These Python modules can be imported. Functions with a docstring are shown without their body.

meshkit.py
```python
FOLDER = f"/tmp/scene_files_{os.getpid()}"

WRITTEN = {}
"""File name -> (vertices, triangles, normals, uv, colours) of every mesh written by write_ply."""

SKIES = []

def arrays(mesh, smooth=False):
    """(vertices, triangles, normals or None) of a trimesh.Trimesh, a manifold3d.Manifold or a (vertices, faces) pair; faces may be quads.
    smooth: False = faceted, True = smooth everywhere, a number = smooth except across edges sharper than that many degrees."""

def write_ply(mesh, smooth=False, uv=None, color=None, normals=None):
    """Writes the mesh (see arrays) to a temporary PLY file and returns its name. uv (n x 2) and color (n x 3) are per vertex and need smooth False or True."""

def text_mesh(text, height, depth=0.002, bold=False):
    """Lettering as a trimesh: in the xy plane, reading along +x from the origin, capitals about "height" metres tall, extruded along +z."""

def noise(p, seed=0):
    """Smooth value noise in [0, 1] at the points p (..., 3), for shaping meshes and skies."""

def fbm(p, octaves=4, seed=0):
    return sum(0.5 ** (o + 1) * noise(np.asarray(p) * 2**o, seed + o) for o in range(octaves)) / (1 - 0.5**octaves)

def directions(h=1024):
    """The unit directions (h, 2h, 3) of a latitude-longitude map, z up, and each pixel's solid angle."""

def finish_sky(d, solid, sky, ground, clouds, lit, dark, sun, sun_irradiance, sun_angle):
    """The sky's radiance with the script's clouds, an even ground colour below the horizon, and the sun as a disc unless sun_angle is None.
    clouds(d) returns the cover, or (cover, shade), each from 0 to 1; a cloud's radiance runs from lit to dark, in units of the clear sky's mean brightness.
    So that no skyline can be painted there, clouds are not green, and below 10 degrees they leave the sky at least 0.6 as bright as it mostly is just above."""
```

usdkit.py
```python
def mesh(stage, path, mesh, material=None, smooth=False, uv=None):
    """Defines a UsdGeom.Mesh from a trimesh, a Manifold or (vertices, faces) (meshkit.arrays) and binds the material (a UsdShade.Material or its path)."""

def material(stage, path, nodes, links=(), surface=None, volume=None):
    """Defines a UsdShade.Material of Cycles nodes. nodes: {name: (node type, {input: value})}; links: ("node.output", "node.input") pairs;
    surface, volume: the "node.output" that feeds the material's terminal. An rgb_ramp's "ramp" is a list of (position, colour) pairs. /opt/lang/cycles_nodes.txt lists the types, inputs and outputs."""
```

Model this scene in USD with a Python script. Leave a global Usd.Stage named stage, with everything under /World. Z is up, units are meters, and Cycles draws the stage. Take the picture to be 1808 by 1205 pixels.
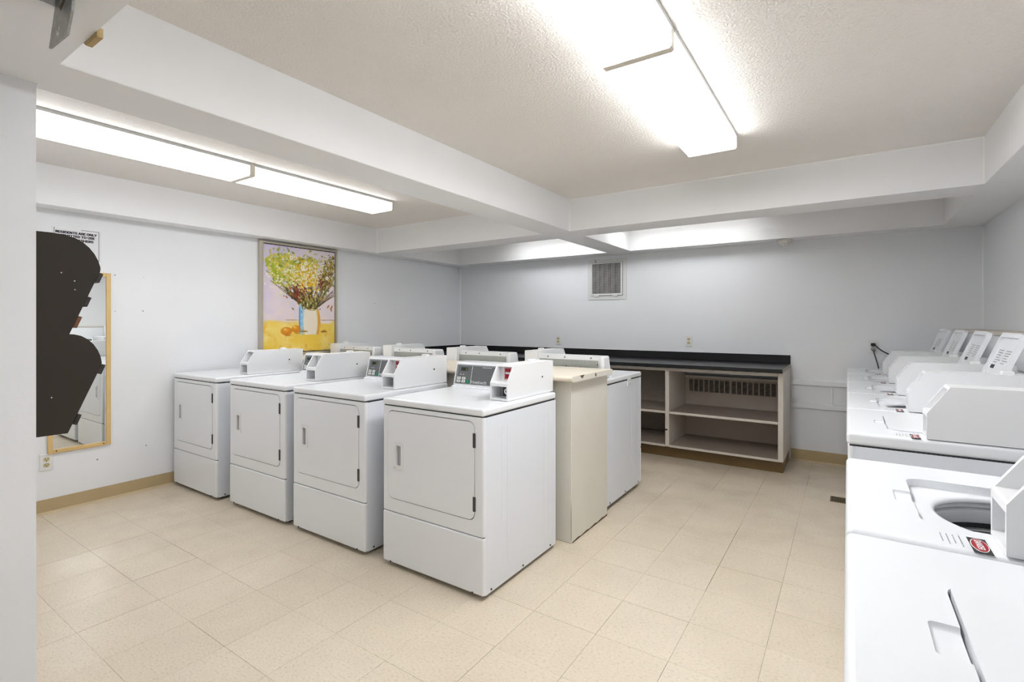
import math, random
import numpy as np
import trimesh
import manifold3d as m3
from manifold3d import Manifold, CrossSection
from shapely.geometry import Polygon, box as sbox
import meshkit, usdkit
from pxr import Usd, UsdGeom, UsdLux, UsdShade, Sdf, Gf, Vt

random.seed(7)
rng = np.random.default_rng(7)
stage = Usd.Stage.CreateInMemory()
UsdGeom.SetStageUpAxis(stage, UsdGeom.Tokens.z)
UsdGeom.SetStageMetersPerUnit(stage, 1.0)
world = UsdGeom.Xform.Define(stage, '/World')
stage.SetDefaultPrim(world.GetPrim())

# ------------------------------------------------------------------ camera, light levels, exposure
CAM_H, YAW, FPX, HORIZON = 1.3173, -0.5914, 882.58, 569.55
cam = UsdGeom.Camera.Define(stage, '/World/camera')
sy_, cy_ = math.sin(YAW), math.cos(YAW)
cam.AddTransformOp().Set(Gf.Matrix4d(cy_, -sy_, 0, 0, 0, 0, 1, 0, -sy_, -cy_, 0, 0, 0, 0, CAM_H, 1))
cam.CreateHorizontalApertureAttr(36.0)
cam.CreateVerticalApertureAttr(36.0 * 1205 / 1808)
cam.CreateFocalLengthAttr(36.0 * FPX / 1808)
cam.CreateVerticalApertureOffsetAttr(-(602.5 - HORIZON) * 36.0 / 1808)
cam.CreateClippingRangeAttr(Gf.Vec2f(0.02, 100))
cam.GetPrim().CreateAttribute('exposure', Sdf.ValueTypeNames.Float).Set(0.92)
TUBE_LIGHT = 8.0            # radiance of the fluorescent diffusers
FIXTURE_LEVEL = {'right': 1.1, 'far_right': 1.48, 'left': 0.64, 'back': 0.46, 'corridor': 0.30}
TUBE_COLOR = (0.97, 0.985, 1.0)
world_dome = UsdLux.DomeLight.Define(stage, '/World/dim_surroundings')   # what leaks in from the corridor behind the camera
world_dome.CreateIntensityAttr(0.0)

# ------------------------------------------------------------------ helpers
X, Y, Z = 0, 1, 2
_used = {}


def numbered(parent, name):
    key = (parent, name)
    n = _used.get(key, 0)
    _used[key] = n + 1
    return f'{parent}/{name}' + (f'_{n:03d}' if n else '')


def props(prim, label=None, cat=None, group=None, kind=None):
    for k, v in (('label', label), ('category', cat), ('group', group), ('kind', kind)):
        if v:
            prim.SetCustomDataByKey(k, v)


def thing(name, label=None, cat=None, loc=(0, 0, 0), rz=0.0, group=None, kind=None):
    p = numbered('/World', name)
    x = UsdGeom.Xform.Define(stage, p)
    if tuple(loc) != (0, 0, 0) or rz:
        x.AddTranslateOp().Set(Gf.Vec3d(*map(float, loc)))
        x.AddRotateZOp().Set(float(rz))
    props(x.GetPrim(), label, cat, group, kind)
    return p


def part(parent, name, mesh, mat, label=None, kind=None, smooth=30):
    p = numbered(parent, name)
    m = usdkit.mesh(stage, p, mesh, M[mat], smooth=smooth)
    props(m.GetPrim(), label=label, kind=kind)
    return p


def single(name, mesh, mat, label=None, cat=None, group=None, kind=None, smooth=30):
    p = numbered('/World', name)
    m = usdkit.mesh(stage, p, mesh, M[mat], smooth=smooth)
    props(m.GetPrim(), label, cat, group, kind)
    return p


def copy_of(src, label, loc, rz=0.0, group=None):
    a = stage.GetPrimAtPath(src)
    d = a.GetCustomData()
    p = thing(src.rsplit('/', 1)[1].rstrip('0123456789').rstrip('_'), label, d.get('category'), loc, rz, group or d.get('group'))
    prim = stage.GetPrimAtPath(p)
    prim.GetReferences().AddInternalReference(a.GetPath())
    prim.SetInstanceable(True)
    return p


def bx(x0, x1, y0, y1, z0, z1):
    return Manifold.cube([x1 - x0, y1 - y0, z1 - z0]).translate([x0, y0, z0])


def rbx(x0, x1, y0, y1, z0, z1, r, seg=16):
    s = Manifold.sphere(r, seg)
    return Manifold.batch_hull([s.translate([a, b, c]) for a in (x0 + r, x1 - r) for b in (y0 + r, y1 - r) for c in (z0 + r, z1 - r)])


def vbx(x0, x1, y0, y1, z0, z1, r, seg=20):
    """A box whose vertical edges are rounded."""
    return CrossSection.square([x1 - x0 - 2 * r, y1 - y0 - 2 * r]).translate([x0 + r, y0 + r]).offset(r, m3.JoinType.Round, 2, seg).extrude(z1 - z0).translate([0, 0, z0])


def rrect(x0, x1, z0, z1, r, seg=24):
    return CrossSection.square([x1 - x0 - 2 * r, z1 - z0 - 2 * r]).translate([x0 + r, z0 + r]).offset(r, m3.JoinType.Round, 2, seg)


def xz_plate(cs, y0, y1):
    """A cross-section drawn in (x, z), as a plate from y0 to y1."""
    return cs.extrude(y1 - y0).rotate([90, 0, 0]).translate([0, y1, 0])


def poly(pts):
    p = np.array(pts, float)
    a = 0.5 * np.sum(p[:, 0] * np.roll(p[:, 1], -1) - np.roll(p[:, 0], -1) * p[:, 1])
    return CrossSection([p if a > 0 else p[::-1]])


def x_prism(pts, x0, x1):
    """A profile of (y, z) points swept from x0 to x1."""
    m = poly(pts).extrude(x1 - x0)          # (y, z, along)
    return m.transform([[0, 0, 1, x0], [1, 0, 0, 0], [0, 1, 0, 0]])


def y_prism(pts, y0, y1):
    return xz_plate(poly(pts), y0, y1)


def cyl(p, q, r, seg=20, r2=None):
    p, q = np.array(p, float), np.array(q, float)
    d = q - p
    L = np.linalg.norm(d)
    m = Manifold.cylinder(L, r, r if r2 is None else r2, seg)
    t = trimesh.geometry.align_vectors([0, 0, 1], d / L)
    return m.transform(np.hstack([t[:3, :3], p[:, None]]))


def tube(pts, r, sides=10):
    p = np.asarray(pts, float)
    t = np.gradient(p, axis=0)
    t /= np.linalg.norm(t, axis=1, keepdims=True)
    a = np.cross(t, [0.3, 0.9, 0.1])
    a /= np.linalg.norm(a, axis=1, keepdims=True)
    b = np.cross(t, a)
    an = np.arange(sides) * 2 * np.pi / sides
    v = p[:, None] + r * (np.cos(an)[None, :, None] * a[:, None] + np.sin(an)[None, :, None] * b[:, None])
    n = len(p)
    f = [(i * sides + j, i * sides + (j + 1) % sides, (i + 1) * sides + (j + 1) % sides, (i + 1) * sides + j) for i in range(n - 1) for j in range(sides)]
    f = np.array(f)
    f3 = np.vstack([f[:, [0, 1, 2]], f[:, [0, 2, 3]]])
    caps = [(j, (j + 1) % sides, 0) for j in range(1, sides - 1)]
    e = (n - 1) * sides
    caps2 = [(e, e + j, e + j + 1) for j in range(1, sides - 1)]
    f3 = np.vstack([f3, [(0, j + 1, j) for j in range(1, sides - 1)], caps2])
    return trimesh.Trimesh(v.reshape(-1, 3), f3, process=False)


def spline(ctrl, n=24):
    from scipy.interpolate import CubicSpline
    c = np.array(ctrl, float)
    s = np.linspace(0, 1, len(c))
    return CubicSpline(s, c)(np.linspace(0, 1, n))


def lathe(profile, center, seg=64):
    """(r, z) points turned about the vertical through center (x, y)."""
    pr = np.array(profile, float)
    an = np.arange(seg) * 2 * np.pi / seg
    v = np.stack([pr[:, 0][:, None] * np.cos(an) + center[0], pr[:, 0][:, None] * np.sin(an) + center[1], np.broadcast_to(pr[:, 1][:, None], (len(pr), seg))], -1).reshape(-1, 3)
    f = []
    for i in range(len(pr) - 1):
        for j in range(seg):
            a, b, c, d = i * seg + j, i * seg + (j + 1) % seg, (i + 1) * seg + (j + 1) % seg, (i + 1) * seg + j
            f += [(a, b, c), (a, c, d)]
    return trimesh.Trimesh(v, np.array(f), process=False)


def tm(m):
    if isinstance(m, trimesh.Trimesh):
        return m
    q = m.to_mesh()
    return trimesh.Trimesh(np.array(q.vert_properties[:, :3]), np.array(q.tri_verts), process=False)


def join(ms):
    return trimesh.util.concatenate([tm(m) for m in ms])


def moved(m, mat):
    t = tm(m).copy()
    t.apply_transform(mat)
    return t


def text_on(text, height, width, origin, right, up, depth=0.0008, bold=True, fat=0.0):
    """Lettering centred on origin, fitted into height x width, in the plane of right and up."""
    t = meshkit.text_mesh(text, height, depth, bold)
    lo, hi = t.bounds
    t.apply_translation([-(lo[0] + hi[0]) / 2, -(lo[1] + hi[1]) / 2, 0])
    if width:
        t.apply_scale([width / (hi[0] - lo[0]), height / (hi[1] - lo[1]), 1])
    r, u = np.array(right, float), np.array(up, float)
    n = np.cross(r, u)
    mt = np.eye(4)
    if fat:
        t = trimesh.util.concatenate([t.copy().apply_translation([dx, dy, 0]) for dx in (-fat, 0, fat) for dy in (-fat / 2, fat / 2)])
    mt[:3, 0], mt[:3, 1], mt[:3, 2], mt[:3, 3] = r, u, n, origin
    t.apply_transform(mt)
    return t


# ------------------------------------------------------------------ materials
M = {}


def mat(name, color, rough=0.5, metal=0.0, spec=0.5, coat=0.0, noise=None, bump=None, rough_noise=None):
    """noise: (scale, other colour, amount), bump: (scale, distance, strength)."""
    n = {'p': ('principled_bsdf', {'base_color': color, 'roughness': rough, 'metallic': metal, 'specular_ior_level': spec, 'coat_weight': coat, 'coat_roughness': 0.08})}
    l = []
    n['g'] = ('texture_coordinate', {})
    if noise:
        n['n'] = ('noise_texture', {'scale': noise[0], 'detail': 4.0, 'roughness': 0.6})
        n['r'] = ('rgb_ramp', {'ramp': [(0.35, color), (0.7, noise[1])]})
        n['mx'] = ('mix_color', {'fac': noise[2], 'a': color})
        l += [('g.object', 'n.vector'), ('n.fac', 'r.fac'), ('r.color', 'mx.b'), ('mx.result', 'p.base_color')]
    if bump:
        n['bn'] = ('noise_texture', {'scale': bump[0], 'detail': 3.0, 'roughness': 0.55})
        n['b'] = ('bump', {'distance': bump[1], 'strength': bump[2]})
        l += [('g.object', 'bn.vector'), ('bn.fac', 'b.height'), ('b.normal', 'p.normal')]
    M[name] = usdkit.material(stage, f'/World/Looks/{name}', n, l, surface='p.BSDF')


mat('wall_paint', (0.85, 0.86, 0.88), 0.55, noise=(1.3, (0.81, 0.82, 0.84), 0.5), bump=(60.0, 0.0012, 0.35))
mat('beam_paint', (0.92, 0.92, 0.925), 0.5, noise=(1.5, (0.88, 0.875, 0.87), 0.5), bump=(50.0, 0.001, 0.3))
mat('ceiling_stipple', (0.88, 0.845, 0.80), 0.9, spec=0.2, noise=(2.0, (0.85, 0.81, 0.76), 0.5), bump=(95.0, 0.006, 0.9))
mat('cavity_shade', (0.02, 0.02, 0.02), 0.8)  # near-black standing for the shade inside slots, grilles and ducts
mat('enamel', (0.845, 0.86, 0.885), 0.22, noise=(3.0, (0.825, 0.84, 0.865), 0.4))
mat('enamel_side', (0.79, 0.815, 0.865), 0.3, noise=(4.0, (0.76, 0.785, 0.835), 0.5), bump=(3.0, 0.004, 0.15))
mat('white_plastic', (0.80, 0.80, 0.80), 0.35)
mat('box_paint', (0.83, 0.835, 0.845), 0.32, bump=(260.0, 0.0004, 0.3))
mat('panel_grey', (0.115, 0.125, 0.125), 0.45)
mat('panel_frame_grey', (0.24, 0.25, 0.25), 0.4)
mat('lcd', (0.012, 0.014, 0.006), 0.15)
mat('lcd_green', (0.12, 0.15, 0.01), 0.3)
mat('button_white', (0.72, 0.72, 0.70), 0.4)
mat('button_green', (0.0, 0.19, 0.10), 0.4)
mat('lettering_white', (0.85, 0.85, 0.85), 0.5)
mat('lettering_black', (0.015, 0.015, 0.017), 0.5)
mat('lettering_grey', (0.30, 0.31, 0.33), 0.5)
mat('red_label', (0.36, 0.005, 0.02), 0.35)
mat('pink_border', (0.75, 0.42, 0.42), 0.4)
mat('galvanised', (0.46, 0.48, 0.46), 0.45, metal=0.6, noise=(40.0, (0.38, 0.41, 0.39), 0.6))
mat('steel', (0.42, 0.43, 0.42), 0.38, metal=0.9, noise=(30.0, (0.22, 0.20, 0.17), 0.7))
mat('chrome', (0.75, 0.75, 0.75), 0.15, metal=1.0)
mat('hinge_dark', (0.07, 0.07, 0.07), 0.4, metal=0.5)
mat('screw_dark', (0.10, 0.095, 0.09), 0.5, metal=0.4)
mat('handle_pocket', (0.40, 0.41, 0.42), 0.45)
mat('rubber_dark', (0.03, 0.031, 0.034), 0.5)
mat('tub_plastic', (0.62, 0.63, 0.66), 0.3)
mat('tub_steel', (0.50, 0.50, 0.50), 0.35, metal=0.4)
mat('cream_paint', (0.74, 0.715, 0.635), 0.45, noise=(3.5, (0.69, 0.66, 0.57), 0.6), bump=(18.0, 0.002, 0.25))
mat('cream_laminate', (0.80, 0.72, 0.59), 0.35, noise=(5.0, (0.76, 0.68, 0.55), 0.5))
mat('chip_brown', (0.13, 0.085, 0.05), 0.8)
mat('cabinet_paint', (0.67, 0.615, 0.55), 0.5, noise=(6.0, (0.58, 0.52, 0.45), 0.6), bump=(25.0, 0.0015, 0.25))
mat('shaded_worn_beige', (0.37, 0.31, 0.255), 0.55, noise=(9.0, (0.29, 0.24, 0.195), 0.6))  # cabinet colour, browner and darkened for the dim bays; also the worn strip
mat('heater_shaded', (0.50, 0.435, 0.36), 0.5, noise=(5.0, (0.43, 0.365, 0.295), 0.6))  # beige toned down for the weak light reaching into the bay
mat('kick_brown', (0.20, 0.125, 0.045), 0.4, noise=(4.0, (0.15, 0.085, 0.028), 0.6))
mat('black_gloss', (0.007, 0.007, 0.008), 0.4, spec=0.35)
mat('black_laminate', (0.010, 0.010, 0.0115), 0.28, spec=0.42, noise=(30.0, (0.017, 0.017, 0.019), 0.5))
mat('vinyl_tan', (0.50, 0.385, 0.215), 0.4, noise=(5.0, (0.45, 0.34, 0.18), 0.5))
mat('vinyl_light', (0.70, 0.575, 0.38), 0.4)
mat('pine', (0.74, 0.52, 0.22), 0.4, noise=(6.0, (0.62, 0.40, 0.15), 0.5))
mat('rack_brown', (0.036, 0.028, 0.021), 0.65, spec=0.3, noise=(4.0, (0.030, 0.025, 0.020), 0.6))
mat('rack_wood', (0.22, 0.075, 0.02), 0.5, noise=(20.0, (0.08, 0.03, 0.012), 0.7))
mat('rack_edge', (0.024, 0.018, 0.016), 0.5)
mat('frame_champagne', (0.52, 0.48, 0.39), 0.35, metal=0.35, noise=(8.0, (0.45, 0.41, 0.33), 0.5))
mat('paper', (0.80, 0.80, 0.82), 0.6)
mat('beige_plastic', (0.60, 0.52, 0.30), 0.4)
mat('plate_white', (0.80, 0.80, 0.79), 0.4)
mat('brass_vent', (0.18, 0.13, 0.06), 0.5, metal=0.3, noise=(40.0, (0.08, 0.06, 0.03), 0.6))
mat('black_cable', (0.012, 0.012, 0.012), 0.45)
mat('grey_cable', (0.10, 0.10, 0.085), 0.5)
mat('grey_plug', (0.33, 0.33, 0.31), 0.5)
mat('vent_white', (0.74, 0.74, 0.73), 0.45)
mat('raw_wood', (0.58, 0.42, 0.20), 0.7, noise=(40.0, (0.40, 0.27, 0.11), 0.6))
mat('vent_grid', (0.52, 0.51, 0.50), 0.5)
mat('caulk', (0.93, 0.92, 0.90), 0.4)
mat('detector', (0.74, 0.72, 0.68), 0.4)
mat('joint_beige', (0.80, 0.74, 0.64), 0.4)
mat('pan_grey', (0.55, 0.55, 0.54), 0.5)
M['mirror_glass'] = usdkit.material(stage, '/World/Looks/mirror_glass', {'g': ('glossy_bsdf', {'color': (0.86, 0.88, 0.87), 'roughness': 0.0})}, surface='g.BSDF')
for nm_, k_ in FIXTURE_LEVEL.items():          # brightness set fixture by fixture to balance the light in the room
    M['lens_side_' + nm_] = usdkit.material(stage, '/World/Looks/lens_side_' + nm_, {'e': ('emission', {'color': TUBE_COLOR, 'strength': TUBE_LIGHT * k_ * 0.5})}, surface='e.emission')   # the flanks of the lens, away from the tubes
    M['diffuser_' + nm_] = usdkit.material(stage, '/World/Looks/diffuser_' + nm_, {'e': ('emission', {'color': TUBE_COLOR, 'strength': TUBE_LIGHT * k_})}, surface='e.emission')
# vinyl composition tile: warm beige with fine streaked chips, each tile a shade of its own
M['floor_tile'] = usdkit.material(stage, '/World/Looks/floor_tile', {
    'g': ('geometry', {}), 'o': ('object_info', {}),
    'mp': ('mapping', {'scale': (70.0, 130.0, 1.0)}),
    'n1': ('noise_texture', {'scale': 1.0, 'detail': 4.0, 'roughness': 0.7}),
    'r1': ('rgb_ramp', {'ramp': [(0.0, (0.50, 0.41, 0.31)), (0.33, (0.57, 0.475, 0.355)), (0.45, (0.735, 0.64, 0.51)), (0.58, (0.75, 0.655, 0.525)), (0.72, (0.82, 0.74, 0.62)), (1.0, (0.84, 0.77, 0.66))]}),
    'n2': ('noise_texture', {'scale': 1.6, 'detail': 3.0}),
    'r2': ('rgb_ramp', {'ramp': [(0.3, (0.93, 0.92, 0.90)), (0.7, (1.0, 1.0, 1.0))]}),
    'm1': ('mix_color', {'blend_type': 'multiply', 'fac': 0.8}),
    'r3': ('rgb_ramp', {'ramp': [(0.0, (0.965, 0.96, 0.95)), (1.0, (1.0, 1.0, 1.0))]}),
    'm2': ('mix_color', {'blend_type': 'multiply', 'fac': 1.0}),
    'n3': ('noise_texture', {'scale': 2.2, 'detail': 3.0}),
    'mr': ('map_range', {'from_min': 0.3, 'from_max': 0.7, 'to_min': 0.24, 'to_max': 0.42}),
    'n4': ('noise_texture', {'scale': 9.0, 'detail': 2.0}),
    'b': ('bump', {'distance': 0.004, 'strength': 0.10}),
    'p': ('principled_bsdf', {'specular_ior_level': 0.5})},
    [('g.position', 'mp.vector'), ('mp.vector', 'n1.vector'), ('n1.fac', 'r1.fac'), ('g.position', 'n2.vector'), ('n2.fac', 'r2.fac'), ('r1.color', 'm1.a'), ('r2.color', 'm1.b'),
     ('o.random', 'r3.fac'), ('m1.result', 'm2.a'), ('r3.color', 'm2.b'), ('m2.result', 'p.base_color'), ('g.position', 'n3.vector'), ('n3.fac', 'mr.value'), ('mr.result', 'p.roughness'),
     ('g.position', 'n4.vector'), ('n4.fac', 'b.height'), ('b.normal', 'p.normal')], surface='p.BSDF')
mat('tile_joint', (0.09, 0.065, 0.04), 0.9)
M['painted_canvas'] = usdkit.material(stage, '/World/Looks/painted_canvas', {
    'a': ('attribute', {'attribute': 'paint'}), 'g': ('geometry', {}), 'n': ('noise_texture', {'scale': 90.0, 'detail': 3.0}), 'b': ('bump', {'distance': 0.002, 'strength': 0.4}),
    'p': ('principled_bsdf', {'roughness': 0.45})}, [('a.color', 'p.base_color'), ('g.position', 'n.vector'), ('n.fac', 'b.height'), ('b.normal', 'p.normal')], surface='p.BSDF')

# ------------------------------------------------------------------ the room shell
XL, XR, YB, ZC, ZB = -4.575, 0.913, 5.495, 2.37, 2.10
HALL_Y = -2.0
NEAR_Y0, NEAR_Y1, JAMB_X = 0.34, 0.49, -2.205

floor = thing('floor', 'beige speckled vinyl tile floor of the laundry room', kind='structure')
part(floor, 'subfloor', bx(XL, XR, HALL_Y, YB, -0.15, -0.0022), 'tile_joint', smooth=False)
T, OX, OY = 0.3048, -1.1883, 1.9491


def seen(px, py, pz=0.0):
    d = px * sy_ + py * cy_
    r = px * cy_ - py * sy_
    if d < 0.15:
        return 0.0
    u, v = 904 + FPX * r / d, HORIZON - FPX * (pz - CAM_H) / d
    return 1.0 / d if -60 < u < 1870 and 560 < v < 1270 else 0.0


tiles = []
for i in range(-14, 9):
    for j in range(-14, 14):
        x0, x1 = max(OX + i * T, XL), min(OX + (i + 1) * T, XR)
        y0, y1 = max(OY + j * T, HALL_Y), min(OY + (j + 1) * T, YB)
        if x1 - x0 < 0.004 or y1 - y0 < 0.004:
            continue
        cx, cy = (x0 + x1) / 2, (y0 + y1) / 2
        s = max(seen(a, b) for a in (x0 + .02, cx, x1 - .02) for b in (y0 + .02, cy, y1 - .02))
        hidden = (cx < JAMB_X - .2 and cy < NEAR_Y1) or (-4.5 < cx < -1.6 and 2.1 < cy < 3.8) or cx > 0.25
        tiles.append(((0 if hidden else s), x0, x1, y0, y1))
tiles.sort(key=lambda t: -t[0])
rest = []
for k, (s, x0, x1, y0, y1) in enumerate(tiles):
    g = [abs(rng.normal(0, 0.00036)) + 0.00024 for _ in range(4)]
    if rng.random() < 0.22:
        g[int(rng.integers(4))] += 0.0009
    dz = rng.normal(0, 0.00012)
    t = bx(x0 + g[0], x1 - g[1], y0 + g[2], y1 - g[3], -0.004, dz)
    if k < 290 and s > 0:
        part(floor, 'tile', t, 'floor_tile', smooth=False)
    else:
        rest.append(t)
part(floor, 'tile_field', join(rest), 'floor_tile', kind='stuff', smooth=False)

ceiling = thing('ceiling', 'stippled beige plaster ceiling between painted beams', kind='structure')
part(ceiling, 'stippled_slab', bx(XL - .1, XR + .1, NEAR_Y0, YB + .1, ZC, ZC + 0.12), 'ceiling_stipple', smooth=False)

wl = thing('wall_left', 'white painted wall with the mirror and the flower painting', kind='structure')
part(wl, 'wall_surface', bx(XL - 0.12, XL, HALL_Y - .1, YB + 0.12, -0.1, ZC + 0.05), 'wall_paint', smooth=False)
for (yy, zz, r) in ((1.456, 1.673, .005), (1.458, 1.401, .003), (1.636, 1.406, .005), (1.657, .35, .005), (1.35, .309, .006), (1.642, 1.67, .0025), (3.94, 1.54, .005), (4.25, 1.54, .004)):
    part(wl, 'nail_hole', cyl((XL - .004, yy, zz), (XL + .0006, yy, zz), r, 10), 'lettering_grey')
single('wall_back', bx(XL - 0.12, XR + 0.12, YB, YB + 0.12, -0.1, ZC + 0.05), 'wall_paint', 'grey white painted wall behind the black worktop', kind='structure', smooth=False)
single('wall_right', bx(XR, XR + 0.12, HALL_Y - .1, YB + 0.12, -0.1, ZC + 0.05), 'wall_paint', 'white painted wall behind the row of washers', kind='structure', smooth=False)
wf = thing('wall_front', 'white painted wall end in the left foreground beside the opening', kind='structure')
part(wf, 'wall_surface', bx(XL, JAMB_X, NEAR_Y0, NEAR_Y1, -0.1, ZC + .05), 'wall_paint', smooth=False)
part(wf, 'opening_jamb', bx(JAMB_X - 0.12, JAMB_X, HALL_Y, NEAR_Y0, -0.1, ZC), 'wall_paint', smooth=False)
single('wall_corridor', bx(JAMB_X - .12, XR, HALL_Y - .12, HALL_Y, -0.1, ZC), 'wall_paint', 'unseen white corridor wall behind the viewer, closing in the light', kind='structure', smooth=False)  # out of view, closes the corridor so the light stays in

# beams: the long one from the opening to the back wall, the cross beam, the soffits along the walls, the header over the opening
MBX0, MBX1, CBY0, CBY1 = -2.25, -1.98, 3.84, 4.13
LSX, RSX, BSY = -4.415, 0.643, 5.285
beam = thing('ceiling_beam', 'long white beam running from the opening to the back wall', kind='structure')
part(beam, 'beam_casing', y_prism([(MBX0, ZC + .05), (MBX0, ZB + .003), (MBX0 + .003, ZB), (MBX1 - .003, ZB), (MBX1, ZB + .003), (MBX1, ZC + .05)], NEAR_Y1 + .003, YB), 'beam_paint', smooth=False)
beam2 = thing('ceiling_beam', 'white cross beam spanning the room in front of the back wall', kind='structure')
part(beam2, 'beam_casing', rbx(XL, XR, CBY0, CBY1, ZB + .0004, ZC + .05, .004, 8), 'beam_paint')
for a_, b_ in ((LSX, MBX0), (MBX1, RSX)):
    part(beam2, 'caulk_bead', x_prism([(CBY0 - .007, ZC), (CBY0 + .001, ZC), (CBY0 + .001, ZC - .009)], a_, b_), 'caulk', smooth=False)
for a_, s_ in ((LSX, 1), (MBX1, 1), (RSX, -1)):
    part(beam2, 'caulk_bead', poly([(a_ - .001 * s_, CBY0 + .001), (a_ + .009 * s_, CBY0 + .001), (a_ - .001 * s_, CBY0 - .009)]).extrude(ZC - ZB - .006).translate([0, 0, ZB + .004]), 'caulk', smooth=False)
s1 = thing('soffit', 'white soffit along the top of the left wall', kind='structure')
part(s1, 'soffit_casing', rbx(XL - .02, LSX, NEAR_Y1 - .01, YB, ZB + .0008, ZC + .05, .004, 8), 'beam_paint')
s2 = thing('soffit', 'white soffit along the top of the right wall', kind='structure')
part(s2, 'soffit_casing', rbx(RSX, XR + .02, HALL_Y, YB, ZB + .0012, ZC + .05, .004, 8), 'beam_paint')
s3 = thing('soffit', 'white soffit along the top of the back wall with the smoke detector', kind='structure')
part(s3, 'soffit_casing', rbx(XL, XR, BSY, YB + .02, ZB + .0016, ZC + .05, .004, 8), 'beam_paint')
hd = thing('opening_header', 'white header over the opening with a slot for the shutter', kind='structure')
SLX0, SLX1, SLY = -1.63, -1.50, 0.403
part(hd, 'header_casing', bx(JAMB_X, XR, SLY, NEAR_Y1 + .003, ZB, ZC + .05) + bx(JAMB_X, SLX0, HALL_Y, SLY, ZB, ZC + .05) + bx(SLX1, XR, HALL_Y, SLY, ZB, ZC + .05) + bx(SLX0, SLX1, HALL_Y, -0.3, ZB, ZC + .05), 'beam_paint', smooth=False)
part(hd, 'slot_lining', bx(SLX0, SLX1, -0.3, SLY, ZB + .16, ZC + .05), 'cavity_shade', label='dark cap for the shade inside the slot', smooth=False)  # dark cap stands in for the unlit cavity

# painted joints that catch the light
single('baseboard_left', x_prism([(NEAR_Y1, 0), (1.85, 0), (1.85, .1), (NEAR_Y1, .1)], XL, XL + .006), 'vinyl_tan', 'tan vinyl baseboard along the left wall', kind='structure')
single('baseboard_left', bx(XL + .0005, XL + .018, NEAR_Y1, 1.85, 0, .016), 'vinyl_light', 'light shoe strip at the foot of the tan baseboard', kind='structure')
cb = thing('trim_3', 'painted caulk bead in the two far corners of the room', kind='structure')
part(cb, 'caulk_bead', poly([(XL - .001, YB + .001), (XL + .010, YB + .001), (XL - .001, YB - .010)]).extrude(1.08).translate([0, 0, 1.01]), 'caulk', smooth=False)
part(cb, 'caulk_bead', poly([(XR + .001, YB + .001), (XR - .007, YB + .001), (XR + .001, YB - .007)]).extrude(.82).translate([0, 0, 1.27]), 'caulk', smooth=False)
bb = thing('baseboard_back', 'tan vinyl baseboard between the shelf cabinet and the washers', kind='structure')
part(bb, 'cove_strip', bx(-.452, XR - .17, YB - .006, YB, .012, .107), 'vinyl_tan')
part(bb, 'toe', y_prism([(-.452, 0), (XR - .17, 0), (XR - .17, .012), (-.452, .012)], YB - .022, YB), 'vinyl_light')

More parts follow.
